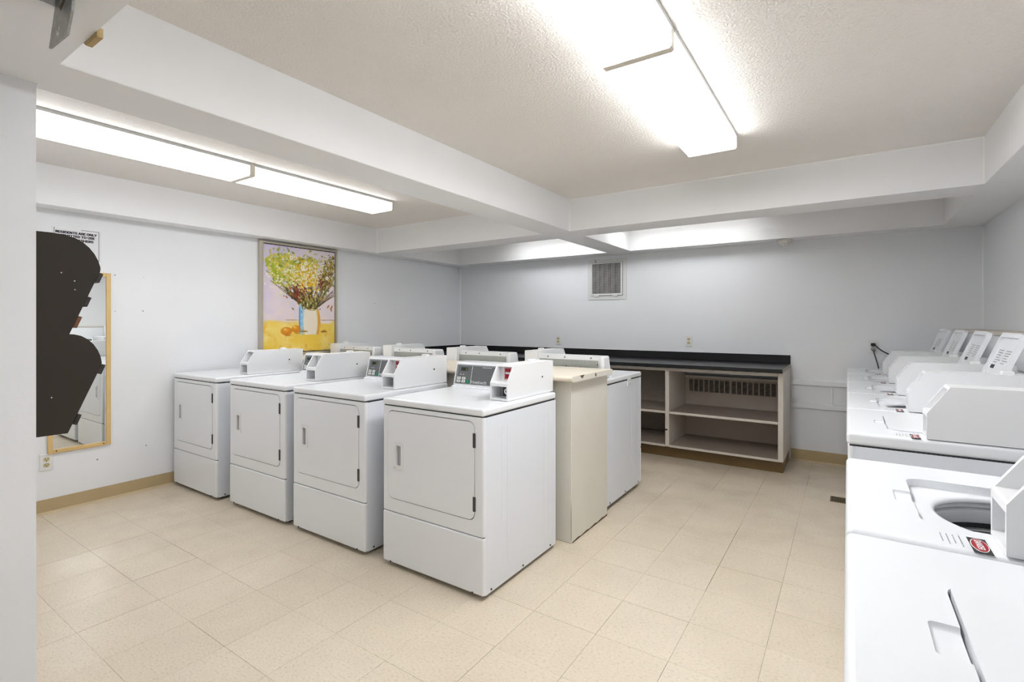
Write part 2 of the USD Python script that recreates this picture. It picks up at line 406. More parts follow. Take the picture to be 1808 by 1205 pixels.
ch = thing('trim_1', 'white boxed pipe chase along the right wall behind the washers', kind='structure')
part(ch, 'chase_front', bx(.735, .75, HALL_Y, YB, 0, 1.245), 'wall_paint', smooth=False)
part(ch, 'chase_top', rbx(.725, XR, HALL_Y, YB, 1.24, 1.263, .004, 8), 'cabinet_paint')
tr = thing('trim_2', 'white panelled trim band along the back wall at worktop height', kind='structure')
part(tr, 'rail', rbx(-.455, .73, YB - .022, YB + .004, .722, .77, .004, 8), 'wall_paint')
part(tr, 'rail', rbx(-.455, .73, YB - .022, YB + .004, .503, .553, .004, 8), 'wall_paint')
for xx in (-.121,):
    part(tr, 'stile', rbx(xx - .009, xx + .009, YB - .012, YB + .004, .55, .725, .003, 8), 'wall_paint')
part(tr, 'cover_plate', rbx(-.450, -.42, YB - .013, YB + .004, .592, .672, .003, 8), 'wall_paint')
part(tr, 'panel', bx(-.111, .72, YB - .006, YB, .557, .718), 'wall_paint', smooth=False)

# ------------------------------------------------------------------ ceiling lights
def ceiling_light(label, cx, cy, tubes, length=1.236, wide=0.262, along='y', zc=ZC):
    a, b, h = wide / 2, length / 2, .083
    t = thing('ceiling_light', label, 'ceiling light', (cx, cy, zc), 0 if along == 'y' else 90, 'wraparound fluorescent ceiling lights')
    part(t, 'housing', bx(-a + .012, a - .012, -b + .012, b - .012, -.022, 0), 'white_plastic', smooth=False)
    prof = [(-a, -.018), (-a + .001, -h + .007), (-a + .007, -h), (a - .007, -h), (a - .001, -h + .007), (a, -.018)]
    lens = y_prism(prof, -b + .012, b - .012)
    part(t, 'diffuser', y_prism([(-a + .007, -h), (a - .007, -h), (a - .007, -h + .004), (-a + .007, -h + .004)], -b + .016, b - .016), 'diffuser_' + tubes, label='glowing white prismatic diffuser')
    for s in (-1, 1):
        q = [(s * a, -.018), (s * (a - .001), -h + .007), (s * (a - .007), -h), (s * (a - .009), -h + .006), (s * (a - .005), -h + .012), (s * (a - .004), -.018)]
        part(t, 'lens_flank', y_prism(q, -b + .016, b - .016), 'lens_side_' + tubes)
        part(t, 'pan_edge', bx(min(s * (a + .004), s * (a - .02)), max(s * (a + .004), s * (a - .02)), -b + .012, b - .012, -.018, -.0005), 'pan_grey')
    for s in (-1, 1):
        y0, y1 = (-b, -b + .016) if s < 0 else (b - .016, b)
        cap = [(x * 1.02, z * 1.03 if z < -.02 else z) for x, z in prof] + [(a, 0), (-a, 0)]
        part(t, 'end_cap', y_prism(cap, y0, y1), 'joint_beige')
    return t


ceiling_light('white ceiling light right of the long beam, nearest the viewer', -.647, 1.169, 'right')
ceiling_light('white ceiling light right of the long beam, second from the viewer', -.647, 2.406, 'far_right')
ceiling_light('white ceiling light left of the long beam, partly behind the foreground wall', -3.40, 1.169, 'left')
ceiling_light('white ceiling light left of the long beam, further along towards the cross beam', -3.40, 2.406, 'left')
ceiling_light('white ceiling light hidden behind the cross beam, left of the long beam', -2.885, 4.92, 'back', along='x')
ceiling_light('white ceiling light hidden behind the cross beam, right of the long beam', -1.34, 4.92, 'back', along='x')

ceiling_light('unseen white ceiling light in the corridor behind the viewer, placed to light the foreground', -.75, -.75, 'corridor', along='x', zc=ZB)  # out of view, placed to brighten the near washers and dryer fronts

# ------------------------------------------------------------------ coin box (front at y = 0, left edge at x = 0, resting at z = 0)
def coin_box(t, x, y, z, sticker=False, slide=False, L=.476, W=.113):
    H, LOW, SET = .184, .090, .062
    pr = [(y, z + .002), (y, z + LOW), (y + SET, z + H), (y + L, z + H), (y + L, z + .002)]
    body = x_prism(pr, x, x + W)
    body -= bx(x + .011, x + W - .009, y - .02, y + .075, z + .013, z + .075)
    scoop = x_prism([(y + .004, z + LOW + .004), (y + .0565, z + H - .010), (y + .0565, z + H + .05), (y - .08, z + H + .05), (y - .08, z + LOW + .004)], x + .012, x + W - .010)
    inner = bx(x + .012, x + W - .010, y - .05, y + .085, z + LOW + .006, z + H - .010)
    cut = inner ^ x_prism([(y - .05, z + LOW + .006), (y + .085, z + LOW + .006), (y + .085, z + H - .010), (y - .05, z + H - .010)], x, x + W)
    body -= cut
    p = part(t, 'coin_box', body, 'box_paint')
    part(p, 'back_plate', bx(x + .014, x + W - .012, y + .0735, y + .0775, z + .014, z + .074), 'handle_pocket')
    if slide:
        part(p, 'coin_slide', bx(x + .052, x + W - .011, y + .045, y + .0735, z + .018, z + .072), 'rubber_dark', label='dark coin mechanism in the lower opening')
        part(p, 'lock_ring', cyl((x + .080, y + .045, z + .046), (x + .080, y + .036, z + .046), .0145, 24) - cyl((x + .080, y + .046, z + .046), (x + .080, y + .03, z + .046), .0065, 16), 'chrome')
        part(p, 'slide_tray', rbx(x + .05, x + W - .012, y + .02, y + .055, z + .014, z + .022, .003, 8), 'steel')
    else:
        part(p, 'seam_strip', bx(x + .014, x + W - .012, y + .069, y + .0737, z + .047, z + .051), 'panel_frame_grey')
    if sticker:
        part(p, 'sticker', bx(x + .034, x + .0795, y + .0838, y + .0846, z + LOW + .012, z + H - .016), 'pink_border')
        part(p, 'sticker_face', bx(x + .0385, x + .0755, y + .0830, y + .0842, z + LOW + .018, z + H - .022), 'red_label', label='red sticker inside the upper scoop')
        part(p, 'sticker_mark', rbx(x + .042, x + .072, y + .0822, y + .0836, z + LOW + .042, z + LOW + .053, .0006, 6), 'lettering_white')
    part(p, 'lock_cap', rbx(x + .035, x + .075, y + L - .165, y + L - .125, z + H - .01, z + H + .014, .006, 12), 'box_paint')
    part(p, 'side_lock', cyl((x + W - .002, y + L - .125, z + .098), (x + W + .0012, y + L - .125, z + .098), .006, 14), 'screw_dark')
    return p


# ------------------------------------------------------------------ dryers (canonical: front at y = 0 facing -y, x to the right)
DW, DD, DT = .688, .700, .908


def dryer(label, loc, rz=0, group=None, name='dryer', cat='dryer', sticker=False, slide=False, logo=True, hinge=False):
    t = thing(name, label, cat, loc, rz, group)
    W, D = DW, DD
    side = bx(.003, W - .003, .0165, D, .022, .864)
    for yy in (.155, .20, .56, .615):                                   # pressed creases of the side sheets
        side += x_prism([(yy - .004, .12), (yy + .004, .12), (yy + .004, .80), (yy - .004, .80)], .0022, W - .0022)
    side -= bx(W - .0055, W, .03, .69, .020, .048) - bx(W - .0045, W, .02, .695, .02, .048)
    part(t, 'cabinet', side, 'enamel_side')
    for k, (xx, yy) in enumerate(((.06, .06), (W - .06, .06), (.06, D - .06), (W - .06, D - .06))):
        part(t, 'foot', cyl((xx, yy, 0), (xx, yy, .024), .02, 14), 'rubber_dark')
    part(t, 'top_seam', bx(.006, W - .006, .006, D - .004, .860, .874), 'rubber_dark', label='dark strip for the shade in the joint under the top', smooth=False)  # dark strip carries the shade of the open joint
    part(t, 'panel_seam', bx(.006, W - .006, .008, .0165, .29, .31), 'rubber_dark', label='dark strip for the shade in the joint above the lower panel', smooth=False)  # shade between the two front panels, put in as a dark strip
    door_hole = xz_plate(rrect(.0382, .6368, .3710, .8450, .038), -.05, .05)
    part(t, 'door_gasket', bx(.030, .645, .0122, .016, .362, .854), 'rubber_dark', label='dark sheet for the shade in the gap round the door', smooth=False)  # dark sheet behind the door makes its gap read as shaded
    fp = vbx(.0, W, -.002, .05, .3035, .8665, .012) - door_hole - bx(.024, .65, .012, 1, .355, .86) - bx(-1, 2, .016, 1, 0, 1)
    part(t, 'front_panel', fp, 'enamel')
    lp = rbx(.0, W, -.003, .03, .024, .298, .010, 16) - bx(-1, 2, .016, 1, 0, 1)
    part(t, 'lower_panel', lp, 'enamel')
    for xx in (.062, .622):
        part(t, 'screw', cyl((xx, -.001, .030), (xx, -.006, .030), .005, 10), 'screw_dark')
    for yy in (.062, .345, .635):
        part(t, 'screw', cyl((W - .004, yy, .036), (W + .0005, yy, .036), .005, 10), 'screw_dark')
        part(t, 'screw', cyl((.004, yy, .036), (-.0005, yy, .036), .005, 10), 'screw_dark')
    part(t, 'top', rbx(.0, W, -.005, D, .8715, DT, .011, 16), 'enamel')
    dr = xz_plate(rrect(.0410, .6335, .3750, .8412, .035), -.004, .012)
    dr -= xz_plate(rrect(.108, .145, .554, .663, .004), -.02, .010)
    d = part(t, 'door', dr, 'enamel')
    fr = xz_plate(rrect(.090, .158, .538, .678, .008), -.0085, -.003) - xz_plate(rrect(.109, .144, .556, .661, .005), -.05, .05)
    fr -= bx(.0, .104, -.05, .05, .545, .671)
    part(d, 'handle', fr, 'white_plastic', label='white grip frame of the door')
    part(d, 'handle_pocket', xz_plate(rrect(.1085, .1445, .5545, .6625, .004), .003, .0095), 'handle_pocket')
    for z0, z1 in ((.720, .790), (.417, .487)):
        part(t, 'hinge', rbx(.626, .641, -.007, .006, z0, z1, .0025, 8), 'hinge_dark')
    # console along the rear of the top, with the grey control panel
    cx0, cx1 = .030, .600
    prof = [(.549, DT - .002), (.549, DT + .010), (.583, DT + .146), (.590, DT + .156), (.604, DT + .160), (.690, DT + .160), (.690, DT - .002)]
    c = part(t, 'console', x_prism(prof, cx0, cx1), 'enamel')
    part(c, 'console_lip', rbx(cx0 - .004, .545, .535, .56, DT - .004, DT + .012, .005, 10), 'enamel')
    part(c, 'back_sheet', bx(cx0 + .035, .545, .690, .6935, DT + .03, DT + .128), 'galvanised', label='bare galvanised sheet at the back of the console')
    for k, xx in enumerate((.09, .20, .21, .315, .325, .50, .07)):
        part(c, 'screw', cyl((xx, .692, DT + (.05, .075, .065, .08, .07, .055, .10)[k]), (xx, .6955, DT + (.05, .075, .065, .08, .07, .055, .10)[k]), .0045, 8), 'screw_dark')
    for xx in (.12, .33, .47):
        part(c, 'screw', cyl((xx, .689, DT + .144), (xx, .694, DT + .144), .0045, 8), 'screw_dark')
    part(c, 'end_cap', rbx(cx0 - .012, cx0 + .022, .60, .706, DT - .002, DT + .158, .014, 14), 'enamel')
    # a frame of the sloping face: s runs to the right, u up the slope, n outwards
    a0, a1 = np.array([0, .549, DT + .010]), np.array([0, .583, DT + .146])
    u = (a1 - a0) / np.linalg.norm(a1 - a0)
    n = np.array([0, -u[2], u[1]])
    H = np.linalg.norm(a1 - a0)

    def face(s0, s1, u0, u1, h0, h1, r=.0):
        s0, s1 = s0 + cx0, s1 + cx0
        m = (rrect(s0, s1, u0, u1, r) if r else CrossSection.square([s1 - s0, u1 - u0]).translate([s0, u0])).extrude(h1 - h0)
        mt = np.eye(4)
        mt[:3, 0], mt[:3, 1], mt[:3, 2], mt[:3, 3] = [1, 0, 0], u, n, a0 + n * h0
        return moved(m, mt)

    cp = part(t, 'control_panel', face(.010, .53, .014, H - .004, -.002, .002, .003), 'panel_frame_grey', label='grey control panel on the console')
    part(cp, 'key_field', face(.024, .1335, .019, H - .012, .0018, .0026), 'panel_grey')
    part(cp, 'name_field', face(.1365, .527, .019, H - .012, .0018, .0026), 'panel_grey')
    part(cp, 'divider_line', face(.1335, .1360, .016, H - .010, .0018, .003), 'lettering_white')
    part(cp, 'display', face(.047, .101, .097, .118, .002, .0034, .002), 'lcd', label='dark display with green digits')
    part(cp, 'display_digits', face(.086, .096, .100, .114, .003, .0038), 'lcd_green')
    for (bx_, bu) in ((.040, .050), (.078, .050), (.040, .031), (.078, .031)):
        part(cp, 'button', face(bx_ - .014, bx_ + .014, bu - .0078, bu + .0078, .002, .0042, .004), 'button_white')
        part(cp, 'button_mark', face(bx_ - .006, bx_ + .007, bu - .002, bu + .003, .004, .0045), 'panel_frame_grey')
    part(cp, 'start_button', face(.098, .128, .022, .041, .002, .0040, .003), 'button_green', label='green start button')
    part(cp, 'start_mark', face(.112, .115, .026, .037, .0038, .0044), 'panel_frame_grey')
    part(cp, 'small_print', join([face(.213 + k * .009, .219 + k * .009, .121, .1245, .002, .003) for k in range(8)] + [face(.045 + k * .021, .055 + k * .021, .072, .076, .002, .003) for k in range(2)]), 'button_white', kind='stuff')
    if logo:
        lg = text_on('Huebsch', .0175, .118, a0 + np.array([cx0 + .199, 0, 0]) + u * .0305 + n * .0024, (1, 0, 0), u, .0008, True, .0007)
        part(cp, 'lettering', lg, 'lettering_white', label='white lettering on the control panel')
    coin_box(t, .541, .248, DT, sticker, slide)
    if hinge:
        hp = rbx(-.004, .0035, .235, .30, .822, .880, .002, 8)
        h = part(t, 'corner_bracket', hp, 'white_plastic', label='small white screwed bracket below the top')
        for yy, zz_ in ((.250, .836), (.285, .836), (.250, .867), (.285, .867)):
            part(h, 'screw', cyl((-.003, yy, zz_), (-.0055, yy, zz_), .005, 10), 'galvanised')
    return t


DG = 'white coin-operated front-loading dryers'
dryer('white coin dryer nearest the viewer, with a red sticker in its coin box', (-2.106, 1.874, 0), sticker=True, slide=True, group=DG)
d3 = dryer('white coin dryer second from the cream counter end, third from the left wall', (-2.932, 1.867, 0), sticker=True, group=DG)
d2 = dryer('white coin dryer second from the left wall', (-3.705, 1.862, 0), group=DG)
copy_of(d2, 'white coin dryer in the corner against the left wall, farthest left of its row', (-4.538, 1.838, 0), 0, DG)
BG = 'white coin-operated machines behind the cream counter'
BY = 3.935
dryer('white machine behind the cream counter, its side facing the aisle to the shelves', (-1.385, BY, .012), 180, BG, 'dryer', 'dryer', hinge=True)
for i, lb in enumerate(('white machine behind the cream counter, seen from the back, second from the aisle', 'white machine behind the cream counter, seen from the back, third from the aisle', 'white machine behind the cream counter, seen from the back below the flower painting')):
    copy_of(d2, lb, (-1.385 - .785 * (i + 1), BY, .012), 180, BG)

# ------------------------------------------------------------------ top-loading washers (canonical orientation, placed turned by -90 degrees)
WW, WD, WT = .625, .700, .915


def washer(label, loc, is_open, rz=-90, group=None, danger=True):
    t = thing('washer', label, 'washing machine', loc, rz, group)
    W, D = WW, WD
    cabn = bx(.003, W - .003, .016, D, .022, .864)
    if is_open:
        cabn -= cyl((W - .300, .318, .40), (W - .300, .318, 1.0), .20, 48)
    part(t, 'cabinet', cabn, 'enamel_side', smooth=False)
    part(t, 'top_seam', (bx(.006, W - .006, .006, D - .004, .861, .870) - cyl((W - .300, .318, .40), (W - .300, .318, 1.0), .20, 48)), 'rubber_dark', label='dark strip for the shade in the joint under the top', smooth=False)  # dark strip in place of the shade below the washer top
    for (xx, yy) in ((.06, .06), (W - .06, .06), (.06, D - .06), (W - .06, D - .06)):
        part(t, 'foot', cyl((xx, yy, 0), (xx, yy, .024), .02, 14), 'rubber_dark')
    part(t, 'front_panel', vbx(0, W, .0, .05, .026, .864, .012) - bx(-1, 2, .018, 1, 0, 1), 'enamel')
    top = rbx(-.0, W, -.004, D, .8685, WT, .013, 16)
    lx0, lx1, ly0, ly1 = W - .470, W - .118, .125, .50                 # the lid's opening
    hc = (W - .300, .318)                                                # centre of the tub
    R = .158
    top -= vbx(lx0 - .002, lx1 + .002, ly0 - .002, ly1 + .05, WT - .020, WT + .02, .035)
    pocket = rbx(W - .335, W - .25, ly0 - .036, ly0 + .05, WT - .0075, WT + .06, .0075, 14)
    top -= pocket
    # the sheet dips gently all round the opening
    top -= cyl((hc[0], hc[1], WT - .2), (hc[0], hc[1], WT + .1), R + (.010 if is_open else 0), 72)
    part(t, 'top', top, 'enamel')
    if is_open:
        zr = WT - .020
        lip = [(R + .0105, zr + .0002), (R + .004, zr + .0002), (R - .002, zr - .003), (R - .004, zr - .009), (R - .002, zr - .013), (R + .006, zr - .013)]
        part(t, 'opening_lip', lathe(lip, hc), 'enamel', smooth=True)
        part(t, 'gasket', lathe([(R + .004, zr - .012), (R + .012, zr - .018), (R + .013, zr - .031)], hc), 'rubber_dark', label='dark seal under the opening', smooth=True)
        part(t, 'tub_ring', lathe([(R + .022, zr - .026), (R + .006, zr - .029), (R + .001, zr - .035), (R + .002, zr - .060), (R + .010, zr - .064)], hc), 'tub_plastic', smooth=True)
        part(t, 'tub_gap', lathe([(R + .010, zr - .063), (R + .015, zr - .068), (R + .016, zr - .079)], hc), 'rubber_dark', smooth=True)  # dark ring standing for the shade between tub ring and basket
        part(t, 'basket', lathe([(R + .03, zr - .077), (R + .006, zr - .078), (R + .004, zr - .083), (R + .016, zr - .088), (R + .020, zr - .44), (.0005, zr - .45)], hc), 'tub_steel', smooth=True)
        part(t, 'agitator', lathe([(.0005, zr - .12), (.035, zr - .125), (.045, zr - .16), (.055, zr - .38), (.14, zr - .43)], hc, 32), 'tub_plastic', smooth=True)
    # the lid: hinged at its rear edge
    lid = vbx(lx0, lx1, -.005, .368, -.019, .0025, .030) - vbx(lx0 + .016, lx1 - .016, .016, .352, -.03, -.008, .022)
    prints = []
    for k in range(6):                                                   # small print inside the lid, reading across it
        w = .02 + .05 * rng.random()
        for q in range(2):
            y0 = .075 + .012 * k
            prints.append(bx(lx0 + .06 + .13 * q, lx0 + .06 + .13 * q + w + .03, y0, y0 + .004, -.0092, -.0078))
    dark = bx(lx0 + .055, lx0 + .115, .15, .168, -.0094, -.0078)
    dot = cyl((lx0 + .30, .165, -.0098), (lx0 + .30, .165, -.0078), .012, 14)
    ang = 111.0 if is_open else 0.6
    mt = np.eye(4)
    mt[:3, 3] = [0, ly1, WT - .002]
    # closed: the lid runs from the hinge (y = ly1) forwards; open: turned up about the hinge
    flip = trimesh.transformations.rotation_matrix(-math.radians(ang), [1, 0, 0]) @ trimesh.transformations.translation_matrix([0, -.368, 0])
    tf = mt @ flip
    l = part(t, 'lid', moved(lid, tf), 'enamel')
    if is_open:
        part(l, 'small_print', moved(join(prints), tf), 'lettering_grey', kind='stuff')
        part(l, 'warning_block', moved(dark, tf), 'lettering_black')
        part(l, 'round_mark', moved(dot, tf), 'lettering_black')
    for xx in (lx0 + .02, lx1 - .02):
        part(t, 'hinge', cyl((xx - .014, ly1 + .004, WT - .004), (xx + .014, ly1 + .004, WT - .004), .006, 12), 'hinge_dark')
    prof = [(.588, WT - .006), (.588, WT + .012), (.640, WT + .148), (.652, WT + .160), (.695, WT + .160), (.695, WT - .006)]
    c = part(t, 'console', x_prism(prof, .012, W - .118), 'enamel')
    a0, a1 = np.array([0, .588, WT + .012]), np.array([0, .640, WT + .158])
    u = (a1 - a0) / np.linalg.norm(a1 - a0)
    n = np.array([0, -u[2], u[1]])
    mt2 = np.eye(4)
    mt2[:3, 0], mt2[:3, 1], mt2[:3, 2], mt2[:3, 3] = [1, 0, 0], u, n, a0
    part(c, 'control_panel', moved(rrect(.025, W - .135, .014, .142, .004).extrude(.002), mt2), 'panel_grey')
    coin_box(t, W - .116, .225, WT)
    if danger:
        # the sticker on the strip in front of the coin box, reading from the front edge backwards
        cx, cyy = W - .040, .197
        pl = part(t, 'danger_label', bx(cx - .036, cx + .038, cyy - .013, cyy + .013, WT - .0002, WT + .0006), 'lettering_black', label='black and red danger label')
        ring = Manifold.cylinder(.0008, 1, 1, 40)
        part(pl, 'oval_rim', ring.scale([.033, .0122, 1]).translate([cx + .001, cyy, WT + .0004]), 'lettering_white')
        part(pl, 'oval', ring.scale([.031, .0108, 1]).translate([cx + .001, cyy, WT + .0007]), 'red_label')
        part(pl, 'lettering', text_on('DANGER', .010, .046, (cx + .001, cyy, WT + .0014), (1, 0, 0), (0, 1, 0), .0005), 'lettering_white')
        lines = [bx(cx - .034 + .0095 * q, cx - .034 + .0095 * q + .0045 + .004 * rng.random(), cyy - .052 + .009 * k, cyy - .0503 + .009 * k, WT - .0003, WT + .0004) for k in range(4) for q in range(5 + k % 2)]
        part(pl, 'small_print', join(lines), 'lettering_grey', kind='stuff')
    return t


WG = 'white top-loading coin washers along the right wall'
def wloc(y0):
    return (0.0, y0 + WW, 0)


w1 = washer('white washer nearest the viewer, lid closed, in the bottom right foreground', wloc(.540), False, group=WG)
w2 = washer('white washer with its lid up and drum in view, second from the viewer', wloc(1.176), True, group=WG)
copy_of(w1, 'white washer with closed lid just beyond the gap in the row', wloc(2.212), -90, WG)
copy_of(w2, 'white washer with raised lid next to the closed one beyond the gap', wloc(2.84), -90, WG)
copy_of(w2, 'white washer with raised lid, third from the back wall', wloc(3.47), -90, WG)
copy_of(w2, 'white washer with raised lid, second from the back wall', wloc(4.11), -90, WG)
copy_of(w2, 'white washer with raised lid, farthest away beside the back wall', wloc(4.765), -90, WG)

# ------------------------------------------------------------------ cream bulkhead counter between the two rows of machines
bk = thing('counter', 'cream painted bulkhead counter with chipped laminate top between the dryers', 'counter')
part(bk, 'bulkhead', rbx(XL + .003, -1.362, 2.662, 3.195, 0, .968, .004, 10), 'cream_paint')
prof = [(2.6 + .016 * (1 - math.sin(a)), .984 + .016 * math.cos(a)) for a in np.linspace(0, math.pi, 12)]
prof = [(y, z) for y, z in prof] + [(3.198, .968), (3.198, 1.0)]
tp = part(bk, 'top', x_prism(prof, XL + .003, -1.328), 'cream_laminate')
part(tp, 'end_strip', x_prism([(2.604, .967), (2.602, .985), (2.607, .9995), (3.197, .9995), (3.197, .967)], -1.3285, -1.3265), 'cream_paint')
part(tp, 'chip', x_prism([(2.70, .9995), (2.765, .9998), (2.735, .978)], -1.3270, -1.3260), 'chip_brown', label='brown chipped spot on the end of the top')
part(tp, 'chip', x_prism([(2.915, .990), (2.93, .9985), (2.94, .977), (2.925, .974)], -1.3270, -1.3260), 'chip_brown')

zs = [.006 + .006 * abs(math.sin(3.1 * k)) + .003 * (k % 3) for k in range(14)]
ys = np.linspace(2.67, 3.19, 14)
part(bk, 'base_crack', x_prism([(ys[0], .0005), (ys[-1], .0005)] + [(y, z) for y, z in zip(ys[::-1], zs[::-1])], -1.3622, -1.3614), 'chip_brown', label='dark crack along the foot of the bulkhead')
part(bk, 'corner_crack', y_prism([(-1.3655, .02), (-1.3635, .02), (-1.3628, .17), (-1.3640, .26)], 2.6612, 2.6622), 'chip_brown')

# ------------------------------------------------------------------ back shelf cabinet with black worktop
CF, CBK = 4.83, 5.47
cab = thing('shelf_cabinet', 'cream open shelf cabinet on a brown plinth under the black worktop', 'cabinet')
part(cab, 'end_panel', rbx(-.497, -.456, CF, CBK, .118, .884, .003, 8), 'cabinet_paint')
for xx in (-1.445, -2.42, -3.40):
    part(cab, 'partition', rbx(xx - .019, xx + .019, CF + .002, CBK - .05, .12, .86, .003, 8), 'cabinet_paint')
part(cab, 'top_rail', rbx(XL, -.497, CF, CF + .022, .850, .884, .003, 8), 'cabinet_paint')
bays = ((-1.426, -.4965), (-2.401, -1.464), (-3.381, -2.439), (XL, -3.419))
for a, b in bays:
    part(cab, 'shelf', rbx(a + .0005, b - .0005, CF + .012, 5.405, .440, .459, .003, 8), 'shaded_worn_beige')
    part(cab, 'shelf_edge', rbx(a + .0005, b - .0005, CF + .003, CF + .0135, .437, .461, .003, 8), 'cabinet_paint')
    part(cab, 'bottom_shelf', rbx(a + .0005, b - .0005, CF + .012, 5.46, .119, .136, .003, 8), 'shaded_worn_beige')
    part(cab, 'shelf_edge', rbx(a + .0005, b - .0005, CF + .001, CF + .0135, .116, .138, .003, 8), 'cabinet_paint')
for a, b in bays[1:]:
    part(cab, 'back_panel', bx(a, b, 5.462, 5.468, .137, .86), 'shaded_worn_beige', smooth=False)  # sheet over the wall, its dark tone giving the dim bay
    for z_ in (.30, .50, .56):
        part(cab, 'back_rail', rbx(a + .001, b - .001, 5.450, 5.463, z_, z_ + .022, .003, 8), 'shaded_worn_beige')
    part(cab, 'back_stile', rbx(b - .17, b - .155, 5.452, 5.463, .582, .86, .003, 8), 'shaded_worn_beige')
part(cab, 'plinth', rbx(XL, -.468, 4.935, 5.45, 0, .117, .003, 8), 'kick_brown')
part(cab, 'catch', rbx(-1.468, -1.442, CF - .004, CF + .006, .276, .290, .002, 8), 'hinge_dark')

gr = thing('convector_cover', 'beige slotted heater cover on the back wall inside the right cabinet bay', 'heater cover')
plate = bx(-1.435, -.498, 5.42, 5.44, .137, .765)
holes, slats = [], []
gx = [(-1.389 + k * .0508, -1.389 + k * .0508 + .040) for k in range(8)] + [(-.973 + k * .0512, -.973 + k * .0512 + .040) for k in range(8)]
for a, b in gx:
    holes.append(bx(a, b, 5.40, 5.46, .595, .722))
    for z in np.arange(.600, .720, .0125):
        slats.append(bx(a - .002, b + .002, 5.424, 5.427, z, z + .005))
part(gr, 'cover_plate', plate - Manifold.compose(holes), 'heater_shaded', smooth=False)
part(gr, 'louvres', join(slats), 'shaded_worn_beige', kind='stuff', smooth=False)
part(gr, 'dark_backing', bx(-1.42, -.51, 5.446, 5.45, .56, .75), 'cavity_shade', smooth=False)  # dark sheet stands for the shade behind the louvres
part(gr, 'cover_ledge', rbx(-1.435, -.498, 5.40, 5.44, .742, .765, .003, 8), 'cabinet_paint')

wt = thing('worktop', 'long black laminate worktop with upstand along the back wall', 'worktop')
part(wt, 'slab', rbx(XL, -.454, 4.744, 5.475, .886, .921, .004, 8), 'black_laminate')
part(wt, 'backsplash', rbx(XL, -.458, 5.470, YB, .921, 1.0, .003, 8), 'black_gloss')
part(wt, 'side_splash', rbx(XL, XL + .022, 4.76, 5.470, .921, 1.0, .003, 8), 'black_gloss')
part(wt, 'end_strip', bx(-.4545, -.4525, 4.748, 5.47, .889, .919), 'shaded_worn_beige', label='worn pale strip on the end of the worktop')

# ------------------------------------------------------------------ things on the walls
# framed mirror on the left wall
mr = thing('mirror', 'narrow wall mirror in a yellow pine frame behind the brown rack', 'mirror')
y0, y1, z0, z1, b = 1.072, 1.427, .408, 1.682, .028
part(mr, 'glass', bx(XL + .004, XL + .008, y0 + .012, y1 - .012, z0 + .012, z1 - .012), 'mirror_glass', smooth=False)
for q in (rbx(XL, XL + .018, y0, y0 + b, z0, z1, .004, 8), rbx(XL, XL + .018, y1 - b, y1, z0, z1, .004, 8)):
    part(mr, 'frame_stile', q, 'pine')
for q in (rbx(XL, XL + .017, y0 + b, y1 - b, z0, z0 + b, .004, 8), rbx(XL, XL + .017, y0 + b, y1 - b, z1 - b, z1, .004, 8)):
    part(mr, 'frame_rail', q, 'pine')
for yy in (y0 + .045, y1 - .045):
    part(mr, 'screw', cyl((XL + .016, yy, z0 + .016), (XL + .0185, yy, z0 + .016), .005, 10), 'screw_dark')

# notice
no = thing('notice', 'white paper notice with black capitals above the mirror', 'notice')
part(no, 'sheet', bx(XL, XL + .001, 1.095, 1.372, 1.76, 1.985), 'paper', smooth=False)
border = CrossSection.square([.252, .215]) - CrossSection.square([.247, .210]).translate([.0025, .0025])
bm = border.extrude(.0006)
mt = np.eye(4)
mt[:3, 0], mt[:3, 1], mt[:3, 2], mt[:3, 3] = (0, 1, 0), (0, 0, 1), (1, 0, 0), (XL + .0008, 1.108, 1.755 + .01)
part(no, 'border', moved(bm, mt), 'lettering_black', smooth=False)
for txt, zc_, w in (('RESIDENTS ARE ONLY', 1.953, .229), ('PERMITTED TO USE', 1.929, .205), ('THESE WASHERS', 1.903, .190)):
    part(no, 'lettering', text_on(txt, .0165, w, (XL + .0012, 1.231, zc_), (0, 1, 0), (0, 0, 1), .0006, True, .0008), 'lettering_black', label='black printed capitals')
part(no, 'tape', bx(XL + .0005, XL + .0015, 1.112, 1.255, 1.972, 1.987), 'lettering_white', smooth=False)  # strip of tape, its glare given as plain white

# painting
pt = thing('painting', 'framed painting of a yellow and green bouquet in a white vase', 'painting')
py0, py1, pz0, pz1 = 2.553, 3.400, 1.003, 2.085
FD = .042
for q in (rbx(XL, XL + FD, py0, py0 + .030, pz0, pz1, .003, 8), rbx(XL, XL + FD, py1 - .018, py1, pz0, pz1, .003, 8)):
    part(pt, 'frame_side', q, 'frame_champagne')
for q in (rbx(XL, XL + FD, py0 + .03, py1 - .018, pz1 - .020, pz1, .003, 8), rbx(XL, XL + FD, py0 + .03, py1 - .018, pz0, pz0 + .020, .003, 8)):
    part(pt, 'frame_rail', q, 'frame_champagne')
part(pt, 'shadow_gap', bx(XL, XL + .012, py0 + .028, py1 - .016, pz0 + .018, pz1 - .018), 'lettering_black', smooth=False)


